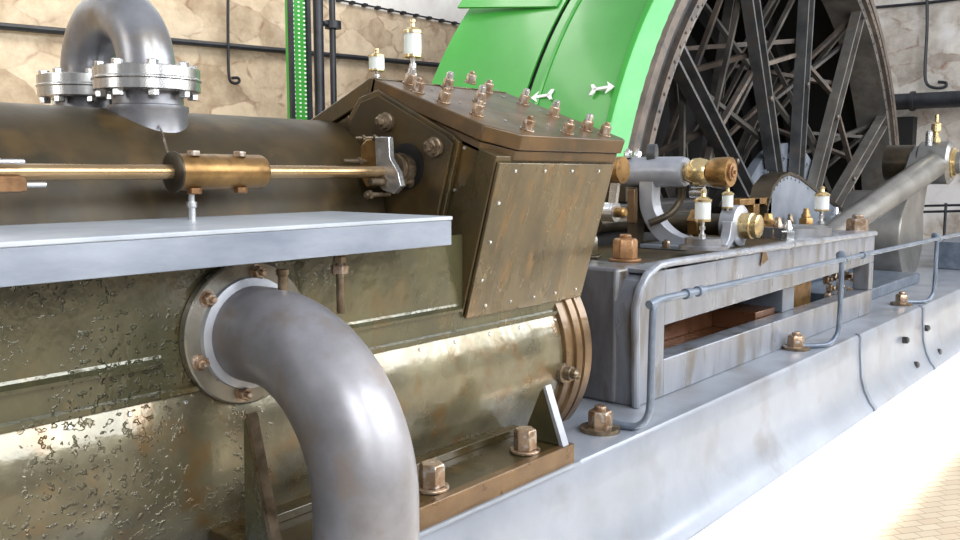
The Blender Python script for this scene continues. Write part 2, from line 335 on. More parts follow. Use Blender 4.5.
# far-end flange made of stacked rings
MB().lathe([(0, .455), (.004, .468), (.06, .468), (.064, .48), (.10, .485), (.105, .47), (.115, .47), (.12, .485), (.17, .485), (.18, .46), (.18, .3), (.2, .1)], (2.99, CY, CZ), (1, 0, 0), 96).build('end_flange', M['rust'], cyo, ang=30)
# flat side casing
YP = 2.09
MB().prism([(YP, -.225), (YP, -.49), (YP+.004, -.585), (2.4, -.585), (2.4, -.225)], 'x', -1.5, 3.04).build('side_casing', M['olive'], cyo, ang=30)
MB().prism([(YP, -.505), (YP-.018, -.503), (YP-.02, -.493), (YP-.002, -.483), (YP, -.475)], 'x', -1.5, 1.2).build('ledge_strip', M['olive'], cyo)
MB().prism([(YP, -.505), (YP-.018, -.503), (YP-.02, -.493), (YP-.002, -.483), (YP, -.475)], 'x', 1.70, 2.38).build('ledge_strip', M['olive'], cyo)
MB().prism([(YP+.006, -.592), (YP-.012, -.589), (YP-.012, -.575), (YP+.006, -.57)], 'x', -1.5, 3.0).build('joint_lip', M['olive'], cyo)
for px in (70, 130, 186, 420, 455, 490, 520, 555):
    z = -.612; q = at(px, 400, Y=yc(z)); 
    # screws a little below the joint lip
    r_ = ray(px, 172+ (1220-px)/1220*279); t_ = yc(z)/r_.y; q = Vector((r_.x*t_, yc(z)+.002, z))
    MB().lathe([(-.004, .007), (.004, .007), (.007, .004)], q, (0, -1, .35), 10).build('screw', M['bright'], cyo)
# foot plate
XF0, XF1 = 1.34, 2.66
MB().box((XF0, 1.775, -1.03), (XF1, 2.25, -1.002)).build('foot_plate', M['brown'], cyo, .004)
MB().box((XF0, 1.765, -1.085), (XF1, 1.80, -1.0)).build('foot_rim', M['rust'], cyo, .004)
MB().box((XF0-.0, 1.755, -1.084), (XF1+.03, 1.83, -1.072)).build('foot_shim', M['bed'], cyo, .002)
MB().box((XF0+.1, 2.0, -1.003), (XF1-.02, 2.04, -.975)).build('barrel_ledge', M['brown'], cyo, .003)
for xx, m_, w_ in ((2.615, M['steelpale'], .03), (1.365, M['nutdark'], .024)):
    g_ = MB(); yf = 1.785 if xx > 2 else 1.84; yt, zt_ = (1.862, -.79) if xx > 2 else (1.935, -.64); g_.prism([(yf, -1.0), (yt, zt_), (yt+.02, zt_-.02), (yt+(.10 if xx > 2 else .03), -1.0)], 'x', xx-w_/2, xx+w_/2)
    go = g_.build('gusset', M['olive'], cyo, .002)
    MB().prism([(yf-.012, -1.0), (yf+.006, -1.0), (yt+.006, zt_), (yt-.006, zt_+.004)], 'x', xx-w_/2-.003, xx+w_/2+.003).build('gusset_edge', m_, go)
for px, py in ((443, 492), (528, 452)):
    q = at(px, py, Z=-1.0); q.y = 1.85
    MB().nut(q, (0, 0, 1), .043, .075, 0.0, True, .25).build('foot_nut', M['nut'], cyo, .003)
q = at(571, 374, Y=2.01); dp = q.copy(); z = q.z
MB().lathe([(-.03, .045), (.02, .045), (.022, .03), (.05, .03), (.052, .022), (.075, .022), (.085, .012)], (q.x, yc(z), z), (0, -1, .05), 20).build('drain_plug', M['nutdark'], cyo)

# ------------------------------------------------------------------ deck plate
d = thing('walkway_plate', 'long blue-grey painted shelf plate running along the side of the cylinder', 'plate', (.5, 2.15, -.23))
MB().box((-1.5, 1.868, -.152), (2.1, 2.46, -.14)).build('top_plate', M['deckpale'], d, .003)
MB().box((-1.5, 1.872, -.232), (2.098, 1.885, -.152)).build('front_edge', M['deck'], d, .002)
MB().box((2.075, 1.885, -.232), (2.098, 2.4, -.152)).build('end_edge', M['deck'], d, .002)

# ------------------------------------------------------------------ upper cylinder
u = thing('receiver_cylinder', 'dark brown oiled horizontal cylinder above the grey shelf plate', 'engine cylinder', (.8, 2.86, -.6))
UY, UZ, UR = 2.86, -.2, .41
MB().lathe([(0, UR), (3.95, UR)], (-1.5, UY, UZ), (1, 0, 0), 96).build('cylinder_body', M['brown_dark'], u)
MB().box((-1.5, 2.6, -.6), (2.4, 3.2, -.4)).build('saddle', M['brown_dark'], u)
MB().tube(smooth_path([at(158, 122, Y=2.66), at(163, 135, Y=2.52), at(168, 152, Y=2.46), at(178, 160, Y=2.44)], 4), .004, 6).build('drain_wire', M['nutdark'], u)

# ------------------------------------------------------------------ valve chest
XL, XR = 2.4, 3.19
vc = thing('valve_chest', 'tilted brown oiled valve chest with a bolted top cover at the end of the cylinder', 'valve chest', (2.8, 2.5, -.6))
ap = (2.535, .362)
sec = [(1.93, .055), (2.095, -.535), (2.5, -.62), (3.0, -.55), (3.14, .055), (ap[0], ap[1]-.075)]
MB().prism(sec, 'x', XL, XR-.01).build('chest_body', M['brown'], vc, .004)
cn = Vector((0, -.337, .9415)); ct = Vector((0, .9415, .337))       # cover normal and up-slope direction
def slab(y0, z0, length, t0, t1, xa, xb, ch=.0):
    a = Vector((0, y0, z0)); 
    q = [a+cn*t0, a+cn*t1, a+ct*length+cn*t1, a+ct*length+cn*t0]
    return MB().prism([(v.y, v.z) for v in q], 'x', xa, xb)
# chamfered cover: outline in (x, s)
def cover(t0, t1, grow, ch):
    L_ = .68+grow; a = Vector((0, 1.894, .133))-ct*grow
    xa, xb = XL-grow, XR+grow+.012
    out = [(xa, ch), (xa+ch*1.0, 0), (xb-ch*.3, 0), (xb, ch*.3), (xb, L_), (xa, L_)]
    f = lambda x, s, t: (x, (a+ct*s+cn*t).y, (a+ct*s+cn*t).z)
    return MB().loft([[f(x, s, t0) for x, s in out], [f(x, s, t1) for x, s in out]])
cover(-.058, 0.0, .012, .10).build('top_cover', M['cover'], vc, .005)
cover(-.10, -.062, .0, .09).build('cover_flange', M['cover'], vc, .003)
# other side cover
b_ = MB(); b_.prism([(ap[0]-.02, ap[1]+.0), (ap[0]+.02, ap[1]), (3.2, .10), (3.18, .045), (ap[0], ap[1]-.07)], 'x', XL-.012, XR+.01); b_.build('rear_cover', M['brown'], vc, .004)
# front panel (slightly proud plate) on the overhanging face
fn = Vector((0, -.963, -.27)); A = Vector((0, 1.932, .035)); B_ = Vector((0, 2.088, -.53)); 
pp = [A, A+fn*.014, B_+fn*.014, B_]
MB().prism([(v.y, v.z) for v in pp], 'x', XL+.004, XR-.03).build('front_panel', M['panel'], vc, .003)
for t, xs in ((.05, (2.5, 2.68, 2.86, 3.05)), (.93, (2.5, 2.65, 2.8, 2.95, 3.1))):
    for x in xs:
        q = A.lerp(B_, t)+fn*.014; q.x = x
        MB().lathe([(-.002, .006), (.004, .006), (.006, .003)], q, fn, 10).build('screw', M['bright'], vc)
for t in (.25, .5, .75):
    q = A.lerp(B_, t)+fn*.014; q.x = XL+.045
    MB().lathe([(-.002, .006), (.004, .006), (.006, .003)], q, fn, 10).build('screw', M['bright'], vc)
# cover studs
P0 = Vector((0, 1.894, .133))
for px, py, hh in ((409, 84, 1), (417, 92, 0), (443, 102, 0), (447, 88, 1), (477, 115, 0), (479, 102, 1), (487, 92, 0), (523, 104, 1), (527, 130, 0), (553, 116, 1), (567, 133, 0), (586, 130, 1), (604, 135, 0), (470, 83, 0)):
    q = onplane(px, py, P0, cn)
    q.x = min(max(q.x, XL+.03), XR-.02); 
    MB().nut(q, cn, .0225, .036, .014 if not hh else .012, True, .4).build('cover_nut', M['nut'], vc, .0015)
    if hh: MB().lathe([(0, .016), (.028, .016), (.03, .012), (.034, .012)], q+cn*.034, cn, 16).build('stud_cap', M['bright'], vc)
for px, py in ((460, 103), (503, 97), (505, 121), (540, 111), (548, 125), (570, 122), (497, 90), (432, 90)):
    q = onplane(px, py, P0, cn); MB().lathe([(-.001, .007), (.003, .007), (.005, .003)], q, cn, 10).build('screw', M['bright'], vc)
# end plate on the left face, with bolt bosses and the spindle hole
def L_(px, py): q = at(px, py, X=XL); return (q.y, q.z)
pl = [L_(363, 98), L_(382, 90), L_(455, 134), L_(463, 142), L_(458, 165), L_(447, 215), L_(445, 245), L_(350, 245), L_(352, 118)]
MB().prism(pl, 'x', XL-.022, XL).build('end_plate', M['brown'], vc, .003)
cc = Vector((sum(p[0] for p in pl)/len(pl), sum(p[1] for p in pl)/len(pl), 0))
pl2 = [(cc.x+(p[0]-cc.x)*.92, cc.y+(p[1]-cc.y)*.92) for p in pl]
MB().prism(pl2, 'x', XL-.034, XL-.022).build('end_plate_step', M['brown_dark'], vc, .003)
for px, py in ((388, 122), (436, 147)):
    q = at(px, py, X=XL-.034); MB().lathe([(0, .036), (.014, .036), (.016, .029), (.036, .029), (.038, .018), (.052, .018), (.058, .010)], q, (-1, 0, 0), 20).build('end_bolt', M['nutdark'], vc)
for px, py in ((372, 99), (350, 117), (465, 148), (455, 190)):
    q = at(px, py, X=XL); MB().lathe([(0, .006), (.005, .006)], q, (-1, 0, 0), 10).build('screw', M['bright'], vc)
hc = at(407, 166, X=XL-.035)
MB().lathe([(0, .085), (.003, .085)], hc, (-1, 0, 0), 40).build('spindle_hole', M['hole'], vc)
MB().lathe([(0, .052), (.03, .052), (.032, .058), (.045, .058), (.047, .05), (.06, .05), (.062, .056), (.074, .056), (.076, .045)], hc+Vector((0, .0, -.01)), (-1, 0, 0), 32).build('gland_ring', M['nutdark'], vc)

# ------------------------------------------------------------------ spindle bracket
RY = 2.33
sb_ = thing('spindle_bracket', 'bright steel bracket and studs where the valve rod meets the chest', 'bracket', at(385, 205, X=2.25))
XB1 = 2.24
def X1(px, py, dx=0): q = at(px, py, X=XB1+dx); return (q.y, q.z)
MB().prism([X1(377, 137), X1(391, 137), X1(392, 158), X1(400, 172), X1(403, 186), X1(396, 194), X1(385, 190), X1(379, 182)], 'x', XB1-.012, XB1+.012).build('bracket_plate', M['bright'], sb_, .002)
MB().prism([X1(360, 146), X1(366, 139), X1(378, 138), X1(378, 185), X1(366, 188), X1(360, 176)], 'x', XB1+.0, XB1+.045).build('packing_block', M['bronze'], sb_, .006)
def stud(p, q, r, name='stud', m='nutdark', nuts=()):
    mb = MB().cyl(p, q, r, 14); o_ = mb.build(name, M[m], sb_)
    d_ = (Vector(q)-Vector(p)).normalized()
    for t in nuts: MB().nut(Vector(p).lerp(Vector(q), t), d_, r*1.9, r*2.0, 0, False).build('stud_nut', M['nutdark'], o_)
a = at(370, 182, X=2.16); stud(a, a+Vector((.28, 0, 0)), .013, nuts=(.22, .5, .72))
a = at(343, 161, X=2.13); stud(a, a+Vector((.12, 0, 0)), .008, nuts=(.6,))
a = at(355, 138, X=2.15); stud(a, a+Vector((.10, -.01, .004)), .006, nuts=(.3, .8))
a = at(365, 195, X=2.15); stud(a, a+Vector((.12, 0, 0)), .009, nuts=(.1,))
MB().lathe([(0, .032), (.05, .03), (.09, .024)], (XB1+.01, hc.y, -.01), (1, 0, 0), 24).build('spindle', M['bright'], sb_)

# ------------------------------------------------------------------ valve rod and coupling
vr = thing('valve_rod', 'polished golden steel valve rod running level in front of the brown upper cylinder', 'rod', (1.3, RY, -.06))
MB().cyl((-.6, RY, 0), (2.26, RY, 0), .0215, 24).build('rod', M['rod'], vr)
s0, s1 = at(182, 172, Y=RY-.04).x, at(270, 172, Y=RY-.04).x
slv = MB().lathe([(0, .05), (.004, .054), (s1-s0-.012, .054), (s1-s0-.004, .050), (s1-s0, .03)], (s0, RY, 0), (1, 0, 0), 36).build('coupling_sleeve', M['bronze'], vr, ang=30)
MB().lathe([(0, .045), (.006, .06), (.012, .06), (.016, .05)], (s0-.012, RY, 0), (1, 0, 0), 36).build('sleeve_collar', M['darkoil'], slv)
for px in (196, 242):
    x = at(px, 172, Y=RY-.03).x
    MB().nut((x, RY-.02, .047), (0, 0, 1), .021, .016, .0, False, .2).build('clamp_bolt', M['nut'], slv, .001)
    MB().nut((x, RY-.02, -.047), (0, 0, -1), .021, .018, 0, False, .2).build('clamp_nut', M['orange'], slv, .001)
p_ = at(192, 215, Y=RY)
o = MB().lathe([(0, .012), (.035, .012), (.036, .016), (.052, .016), (.053, .01), (.1, .01)], (p_.x, RY, -.14), (0, 0, 1), 14).build('support_post', M['bright'])
tag(o, 'small bright steel post on the grey shelf plate under the rod coupling', 'post')
lb = thing('rod_guide', 'partly cropped rod guide with two projecting studs at the left edge', 'bracket', (.9, RY, -.14))
xg = at(-19, 172, Y=RY).x
MB().box((xg-.04, RY-.04, -.138), (xg+.008, RY+.05, .10)).build('guide_plate', M['bright'], lb, .003)
for z_, l_, m_ in ((.025, .09, 'bright'), (-.032, .14, 'nutdark')):
    MB().cyl((xg, RY-.03, z_), (xg+l_, RY-.03, z_), .007, 12).build('stud', M['bright'], lb)
MB().nut((xg+.008, RY-.03, -.032), (1, 0, 0), .022, .08, 0, False).build('stud_nut', M['orange'], lb)

# ------------------------------------------------------------------ oil cups
def oilcup(name, label, px, ytop, ybase, Y, wpx, group='glass drip oil cups on the engine', nd=True):
    q = at(px, ybase, Y=Y); qt = at(px, ytop, Y=Y); h = qt.z-q.z
    dep = q.dot(FW); r = wpx/2*dep/F
    t = thing(name, label, 'oil cup', q, group)
    g0, g1 = h*.36, h*.74
    MB().lathe([(0, r*.42), (h*.08, r*.42), (h*.09, r*.25), (h*.16, r*.22), (h*.17, r*.36), (h*.24, r*.36), (h*.25, r*.22), (h*.33, r*.3)], q, (0, 0, 1), 18).build('stem', M['bright'], t)
    MB().lathe([(h*.33, r*.7), (h*.345, r*.96), (g0+h*.03, r*.96), (g0+h*.035, r*.8)], q, (0, 0, 1), 24).build('cup_base', M['brass'], t)
    MB().lathe([(g0, r*.92), (g1, r*.92)], q, (0, 0, 1), 24).build('glass_cup', M['glass'], t)
    MB().lathe([(g0, r*.3), (g1, r*.3)], q, (0, 0, 1), 12).build('inner_tube', M['bright'], t)
    MB().lathe([(g1, r*1.02), (g1+h*.045, r*1.02), (g1+h*.06, r*.9), (g1+h*.1, r*.55), (g1+h*.11, r*.3), (h*.92, r*.22), (h*.925, r*.32), (h*.97, r*.32), (h, r*.1)], q, (0, 0, 1), 24).build('cap', M['brass'], t)
oilcup('oil_cup', 'tall glass oil cup on top of the valve chest, in front of the wall', 413, 18, 78, 2.5, 19)
oilcup('oil_cup', 'short glass oil cup at the peak of the valve chest, left of the taller one', 377, 48, 83, 2.56, 17)
oilcup('oil_cup', 'glass oil cup on a round grey base right of the curved rocker stand', 702, 189, 238, 2.12, 17)
oilcup('oil_cup', 'small glass oil cup standing on the dark rocker shaft behind the end bracket', 727, 186, 220, 2.28, 12)
oilcup('oil_cup', 'glass oil cup on the grey disc left of the connecting rod', 821, 186, 224, 2.25, 15)

# ------------------------------------------------------------------ front bent pipe
PX, PZ, PR = 1.455, -.448, .134
ep = thing('steam_pipe', 'big dull grey pipe bending from the cylinder flange down toward the floor', 'pipe', (PX, 1.5, -1.6))
fo = MB().lathe([(0, .198), (.002, .203), (.026, .203), (.03, .198)], (PX, YP-.002, PZ), (0, -1, 0), 56).build('flange', M['flangeoil'], ep, ang=30)
for k in range(6):
    a = math.radians(20+60*k)
    q = Vector((PX+  .171*math.cos(a), YP-.031, PZ+.171*math.sin(a)))
    MB().nut(q, (0, -1, 0), .0185, .02, .014, True, k).build('flange_nut', M['nut'], fo)
MB().lathe([(0, .158), (.016, .156), (.02, .14)], (PX, YP-.03, PZ), (0, -1, 0), 48).build('weld_collar', M['steelpale'], ep)
BR = .38; y0 = YP-.12
path = [Vector((PX, YP-.02, PZ)), Vector((PX, YP-.07, PZ))]
path += [Vector((PX, y0-BR*math.sin(math.radians(a)), PZ-BR+BR*math.cos(math.radians(a)))) for a in range(0, 91, 5)]
yv = y0-BR
path += [Vector((PX, yv, -.9)), Vector((PX, yv, -1.2)), Vector((PX, yv, -1.6))]
MB().tube(path, PR, 48).build('bent_pipe', M['pipe'], ep, ang=50)
q = at(290, 292, Y=YP-.17); MB().lathe([(-.03, .014), (.035, .014), (.037, .018), (.052, .018)], (PX+.02, YP-.16, PZ+PR), (0, 0, 1), 14).build('stub_plug', M['nutdark'], ep)
# small brass drip line right of the pipe
dl = thing('drip_pipe', 'small copper coloured fitting and pipe under the shelf plate beside the big flange', 'pipe', (1.62, 1.99, -.42))
xq = at(340, 280, Y=1.99).x
MB().cyl((xq, 1.99, -.42), (xq, 1.99, -.235), .012, 14).build('pipe', M['nutdark'], dl)
MB().nut((xq, 1.99, -.30), (0, 0, 1), .026, .026, 0, False, .3).build('union_nut', M['nut'], dl)
MB().nut((xq, 1.99, -.268), (0, 0, 1), .02, .02, 0, False, .3).build('lock_nut', M['nutdark'], dl)

# ------------------------------------------------------------------ crossover pipe on top
ux = 1.565; ya, yb = 2.74, 3.14; uc = (ya+yb)/2; ur = (yb-ya)/2
cpo = thing('crossover_pipe', 'grey bent pipe with bolted double flanges rising from the brown upper cylinder', 'pipe', (ux, uc, .15))
zf = .275
pth = [Vector((ux, ya, zf-.02)), Vector((ux, ya, zf+.06))] + [Vector((ux, uc-ur*math.cos(math.radians(a)), zf+.06+ur*math.sin(math.radians(a)))) for a in range(0, 181, 8)] + [Vector((ux, yb, zf+.06)), Vector((ux, yb, zf-.06))]
MB().tube(pth, .091, 36).build('bent_pipe', M['steel'], cpo, ang=50)
for (yy, z0, zb) in ((ya, zf, .1), (yb, zf-.0, .1)):
    fl = MB().lathe([(0, .158), (.004,   .168), (.034,   .168), (.038, .172), (.042, .172), (.046,   .168), (.076,   .168), (.08,   .158)], (ux, yy, z0-.015), (0, 0, 1), 48).build('double_flange', M['flange'], cpo, ang=30)
    for k in range(8):
        a = math.radians(22.5+45*k); q = Vector((ux+.142*math.cos(a), yy+.142*math.sin(a), z0+.062))
        MB().nut(q, (0, 0, 1), .018, .018, 0, False, k).build('flange_bolt', M['bright'], fl)
        MB().nut(q-Vector((0, 0, .077)), (0, 0, -1), .018, .02, 0, False, k).build('flange_nut', M['bright'], fl)
    MB().lathe([(-.16, .13), (-.09, .122), (-.075, .128), (-.06, .128), (-.055, .112), (0, .112)], (ux, yy, z0), (0, 0, 1), 40).build('socket', M['steel'], cpo)

# ------------------------------------------------------------------ crosshead frame
FY = 2.0
fr = thing('crosshead_frame', 'worn grey cast frame with a long window between the cylinder and the crank', 'machine frame', (5.3, 2.3, -1.085))
zt0, zt1 = -.42, -.474
out = [(3.52, -1.085), (3.50, -.60), (3.55, -.50), (3.68, -.44), (3.9, -.44), (7.13, -.474), (7.13, -1.085)]
hole = [(3.78, -.90), (3.78, -.735), (5.7, -.70), (5.7, -.90)]
# face wall built as bars around the openings
XR1 = 7.13
f = MB()
f.prism([(3.52, -1.085), (3.50, -.60), (3.56, -.50), (3.70, -.445), (3.78, -.44), (3.78, -1.085)], 'y', FY, FY+.12)
f.prism([(3.78, -.44), (XR1, -.474), (XR1, -.69), (3.78, -.735)], 'y', FY, FY+.12)
f.prism([(3.78, -.90), (XR1, -.90), (XR1, -1.085), (3.78, -1.085)], 'y', FY, FY+.12)
f.box((XR1-.10, FY, -.90), (XR1, FY+.12, -.69))
f.build('side_wall', M['frame'], fr, .006)
MB().tube([(3.515, FY-.002, -1.08), (3.495, FY-.002, -.61), (3.53, FY-.002, -.53), (3.59, FY-.002, -.475), (3.70, FY-.002, -.437), (3.85, FY-.002, -.433), (5.5, FY-.002, -.449), (XR1-.01, FY-.002, -.468)], .02, 10).build('edge_bead', M['frame'], fr)
MB().box((3.5, FY+.1, -1.085), (3.78, 3.1, -.44)).build('end_block', M['framedark'], fr, .02)
MB().box((3.6, 2.12, -.50), (6.0, 2.9, -.452)).build('top_plate', M['brown_dark'], fr, .004)
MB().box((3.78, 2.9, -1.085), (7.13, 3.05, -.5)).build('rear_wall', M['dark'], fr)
MB().box((3.6, 2.0, -.47), (7.1, 2.16, -.448)).build('top_ledge', M['frame'], fr, .005)
MB().box((5.55, 2.1, -.9), (5.75, 2.4, -.7)).build('inner_pier', M['hub'], fr, .005)
for px, py, r in ((625, 261, .062),):
    q = at(px, py, Z=-.44); MB().nut(q, (0, 0, 1), r, .10, .02, True, .35).build('frame_nut', M['orange'], fr, .004)
    q2 = q + Vector((.03, .25, 0)); MB().nut(q2, (0, 0, 1), r, .1, .02, True, .2).build('frame_nut', M['brown'], fr, .004)
q = at(857, 233, Z=-.474); MB().nut(q, (0, 0, 1), .085, .10, .03, True, .3).build('frame_nut', M['nut'], fr, .004)
q = at(600, 243, Z=-.40); MB().nut((3.6, 2.45, -.44), (0, 0, 1), .05, .08, .03, True, .3).build('frame_nut', M['bright'], fr, .004)
MB().lathe([(0, .001), (.003, .07), (.006, .07)], (4.95, FY-.004, -.49), (0, -1, 0), 3).build('rust_patch', M['rust'], fr)
# guide trough behind window
tr = thing('oil_trough', 'copper brown oily trough seen through the window of the grey frame', 'trough', (4.7, 2.3, -1.0))
MB().box((3.8, 2.13, -1.05), (5.5, 2.85, -.98)).build('trough_floor', M['trough'], tr)
MB().box((3.8, 2.42, -.98), (5.5, 2.47, -.88)).build('trough_lip', M['trough'], tr, .004)
MB().box((5.2, 2.13, -.98), (5.5, 2.42, -.86)).build('end_box', M['trough'], tr, .004)
nc = thing('nut_cluster', 'cluster of bright copper coloured nuts inside the right end of the frame window', 'nuts', at(832, 300, Y=2.1))
MB().box((5.62, 2.2, -.95), (6.35, 2.3, -.66)).build('backing_plate', M['bronze'], nc, .004)
for px, py in ((825, 279), (833, 276), (845, 276), (828, 288), (838, 286), (826, 297), (836, 296), (848, 292), (852, 278)):
    q = at(px, py, Y=2.2); MB().nut(q, (0, -1, 0), .034, .03, .02, True, px).build('nut', M['nut'], nc)

# ------------------------------------------------------------------ tube railing
rl = thing('tube_rail', 'blue-grey bent tube rail with plumb posts standing on the edge of the bed', 'rail', (5.5, 1.75, -1.085))
ry_ = 1.765
def rp(px, py): return at(px, py, Y=ry_)
a0, a1 = rp(690, 293), rp(950, 236)
zr = lambda x: a0.z + (a1.z-a0.z)*(x-a0.x)/(a1.x-a0.x)
xA = rp(652, 330).x; RT_ = .016
zz = zr(xA)
tp_ = smooth_path([(xA-.06, 1.93, -1.062), (xA-.05, 1.86, -1.068), (xA-.03, 1.80, -1.06), (xA-.01, ry_, -1.0), (xA, ry_, -.85), (xA+.005, ry_, zz-.07), (xA+.02, ry_, zz-.02), (xA+.07, ry_, zz), (a0.x, ry_, zr(a0.x))], 6)
MB().tube(tp_, RT_, 14).build('end_post', M['rail'], rl, ang=60)
MB().cyl((a0.x-.01, ry_, zr(a0.x)), (12.5, ry_, zr(12.5)), RT_, 14).build('top_rail', M['rail'], rl)
for px, py in ((842, 262), (937, 240)):
    x = rp(px, py).x
    MB().tube(smooth_path([(x-.28, 1.92, -1.062), (x-.2, 1.86, -1.068), (x-.10, 1.80, -1.066), (x-.03, ry_+.01, -1.03), (x, ry_, -.95), (x, ry_, -.7), (x, ry_, zr(x))], 6), RT_, 14).build('post', M['rail'], rl, ang=60)
    MB().tube([(x+.02, ry_, zr(x)-.01), (x+.06, ry_+.03, zr(x)+.02), (x+.12, ry_+.04, zr(x)+.015)], .03, 12).build('clamp', M['rail'], rl, ang=60)
for px in (688, 700, 862):
    x = rp(px, 280).x; MB().cyl((x-.025, ry_, zr(x-.025)), (x+.025, ry_, zr(x+.025)), .024, 16).build('collar', M['rail'], rl)
x = xA+.09; MB().cyl((x-.03, ry_, zz), (x-.12, ry_, zz-.012), .018, 12).build('end_cap', M['rail'], rl)

# ------------------------------------------------------------------ rocker gear between chest and wheel
rs = thing('rocker_cross_shaft', 'grey sleeve and brass capped cross shaft held above the frame by a curved stand', 'shaft', (4.7, 2.4, -.1))
XS = 4.7
def ys(px): r = ray(px, 172); return XS*r.y/r.x
ya_, yb_, yc_, yd_ = ys(626), ys(686), ys(712), ys(733)
MB().lathe([(0, .09), (ya_-yb_-.02, .09), (ya_-yb_, .082)], (XS, ya_, 0), (0, -1, 0), 32).build('grey_sleeve', M['steelpale'], rs, ang=30)
MB().lathe([(0, .045), (.03, .06), (.06, .078), (.10, .082), (.14, .07), (.16, .05), (.18, .06), (.2, .06), (yb_-yc_, .07)], (XS, yb_+.01, 0), (0, -1, 0), 28).build('brass_collar', M['brass'], rs)
MB().lathe([(0, .07), (.02, .082), (yc_-yd_-.02, .086), (yc_-yd_, .082)], (XS, yc_+.01, 0), (0, -1, 0), 28).build('bronze_end', M['bronze'], rs)
MB().lathe([(0, .05), (.012, .05), (.014, .03), (.02, .03), (.022, .012), (.03, .012)], (XS, yd_+.01, 0), (0, -1, 0), 20).build('end_disc', M['orange'], rs)
MB().lathe([(0, .03), (.1, .045), (.12, .05), (.13, .07), (.2, .07)], (XS, ya_+.2, 0), (0, -1, 0), 24).build('rear_collar', M['brass'], rs)
MB().cyl((XS, ya_+.15, 0), (XS, ya_+.9, 0), .03, 16).build('rear_shaft', M['darkoil'], rs)
for dx in (-.05, .06): MB().nut((XS+dx, ya_-.04, .085), (0, 0, 1), .025, .04, .015, False).build('top_nut', M['bright'], rs)
MB().lathe([(0, .055), (.05, .055)], (XS-.02, ya_-.16, .11), (.3, -1, 0), 24).build('lever_boss', M['wheel'], rs)
st = thing('rocker_stand', 'curved grey stand carrying the cross shaft above the frame', 'stand', (4.75, 2.45, -.44))
bp_ = [(XS-.02, ys(652), -.05), (XS-.01, ys(651), -.16), (XS, ys(653), -.24), (XS+.02, ys(660), -.33), (XS+.05, ys(672), -.40), (XS+.07, ys(690), -.44)]
def ribbon(pts, wx, wy, name, m, par):
    mb = MB(); rings = []
    P = smooth_path(pts, 5)
    for i, p in enumerate(P):
        t = (P[min(i+1, len(P)-1)]-P[max(i-1, 0)]).normalized(); x = Vector((1, 0, 0)); n = t.cross(x).normalized()
        w_ = wy[0]+(wy[1]-wy[0])*i/(len(P)-1)
        rings.append([p+x*wx/2+n*w_/2, p-x*wx/2+n*w_/2, p-x*wx/2-n*w_/2, p+x*wx/2-n*w_/2])
    mb.loft(rings); return mb.build(name, m, par, .004, ang=50)
ribbon(bp_, .10, (.09, .09), 'curved_leg', M['steelpale'], st)
MB().box((XS-.08, ys(648), -.45), (XS+.14, ys(694), -.425)).build('foot', M['hub'], st, .004)
MB().box((XS-.07, ys(640)-.02, -.44), (XS+.03, ys(634), -.09)).build('rear_post', M['darkoil'], st, .004)
MB().box((XS-.12, ys(645), -.30), (XS-.08, ys(638), -.10)).build('slotted_bar', M['rust'], st, .003)
for px, py in ((666, 248), (690, 243)): q = at(px, py, Z=-.425); MB().nut(q, (0, 0, 1), .022, .035, .01, True).build('foot_nut', M['nutdark'], st)
MB().tube(smooth_path([(4.6, 2.55, -.3), (4.66, 2.46, -.25), (4.72, 2.42, -.17), (4.72, 2.40, -.08)], 5), .022, 12).build('link_arm', M['darkoil'], st)
MB().lathe([(0, .035), (.08, .035)], (4.75, 2.36, -.12), (0, -1, 0), 16).build('link_joint', M['bright'], st)

ls = thing('rocker_shaft', 'dark lower rocker shaft with a brass end cap in a grey end bracket', 'shaft', (5.2, 2.6, -.44))
XW = 5.15
def yw(px): r = ray(px, 220); return XW*r.y/r.x
zs = -.325
MB().cyl((XW, yw(742), zs), (XW, yw(605), zs), .07, 24).build('shaft', M['darkoil'], ls)
MB().lathe([(0, .095), (.07, .095), (.075, .085)], (XW, yw(700)+.05, zs), (0, -1, 0), 6).build('bronze_hub', M['bronze'], ls, .006)
MB().lathe([(0, .125), (.09, .125), (.1, .11)], (XW, yw(735)+.05, zs), (0, -1, 0), 32).build('bearing_ring', M['steelpale'], ls)
MB().lathe([(0, .08), (.08, .08), (.085, .07), (.12, .07), (.125, .06)], (XW, yw(742)+.01, zs), (0, -1, 0), 28).build('end_cap', M['brass'], ls)
ribbon([(XW-.11, yw(738), zs+.03), (XW-.13, yw(738), zs-.05), (XW-.17, yw(738), -.42), (XW-.24, yw(738), -.46)], .09, (.06, .06), 'bracket_leg', M['steelpale'], ls)
MB().box((XW-.1, yw(738), -.46), (XW+.12, yw(731), zs)).build('bracket_body', M['hub'], ls, .008)
lv = thing('lever_arm', 'bright steel lever hanging behind the overhanging corner of the valve chest', 'lever', at(612, 216, X=4.1))
p1, p2 = at(617, 170, X=4.3), at(612, 212, X=4.3)
MB().bar(p1, p2, .05, .03, (1, 0, 0)).build('lever', M['bright'], lv, .004)
MB().lathe([(0, .055), (.08, .055)], p2+Vector((0, .05, 0)), (0, -1, 0), 20).build('lower_boss', M['bright'], lv)
MB().lathe([(0, .03), (.05, .03), (.06, .02)], p2+Vector((0, -.03, 0)), (0, -1, 0), 16).build('pin_end', M['bronze'], lv)
MB().lathe([(0, .075), (.1, .075)], p1+Vector((0, .06, 0)), (0, -1, 0), 20).build('upper_boss', M['bronze'], lv)
gb = thing('gear_housing', 'dark oily housing behind the curved rocker stand, in front of the green guard', 'housing', (5.4, 3.2, -.6))
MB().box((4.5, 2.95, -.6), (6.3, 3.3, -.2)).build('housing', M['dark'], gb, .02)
MB().box((5.0, 2.95, -.2), (5.25, 3.2, -.02)).build('upright', M['darkoil'], gb, .01)
MB().cyl((4.6, 2.93, -.32), (5.9, 2.93, -.32), .06, 16).build('cross_bar', M['darkoil'], gb)
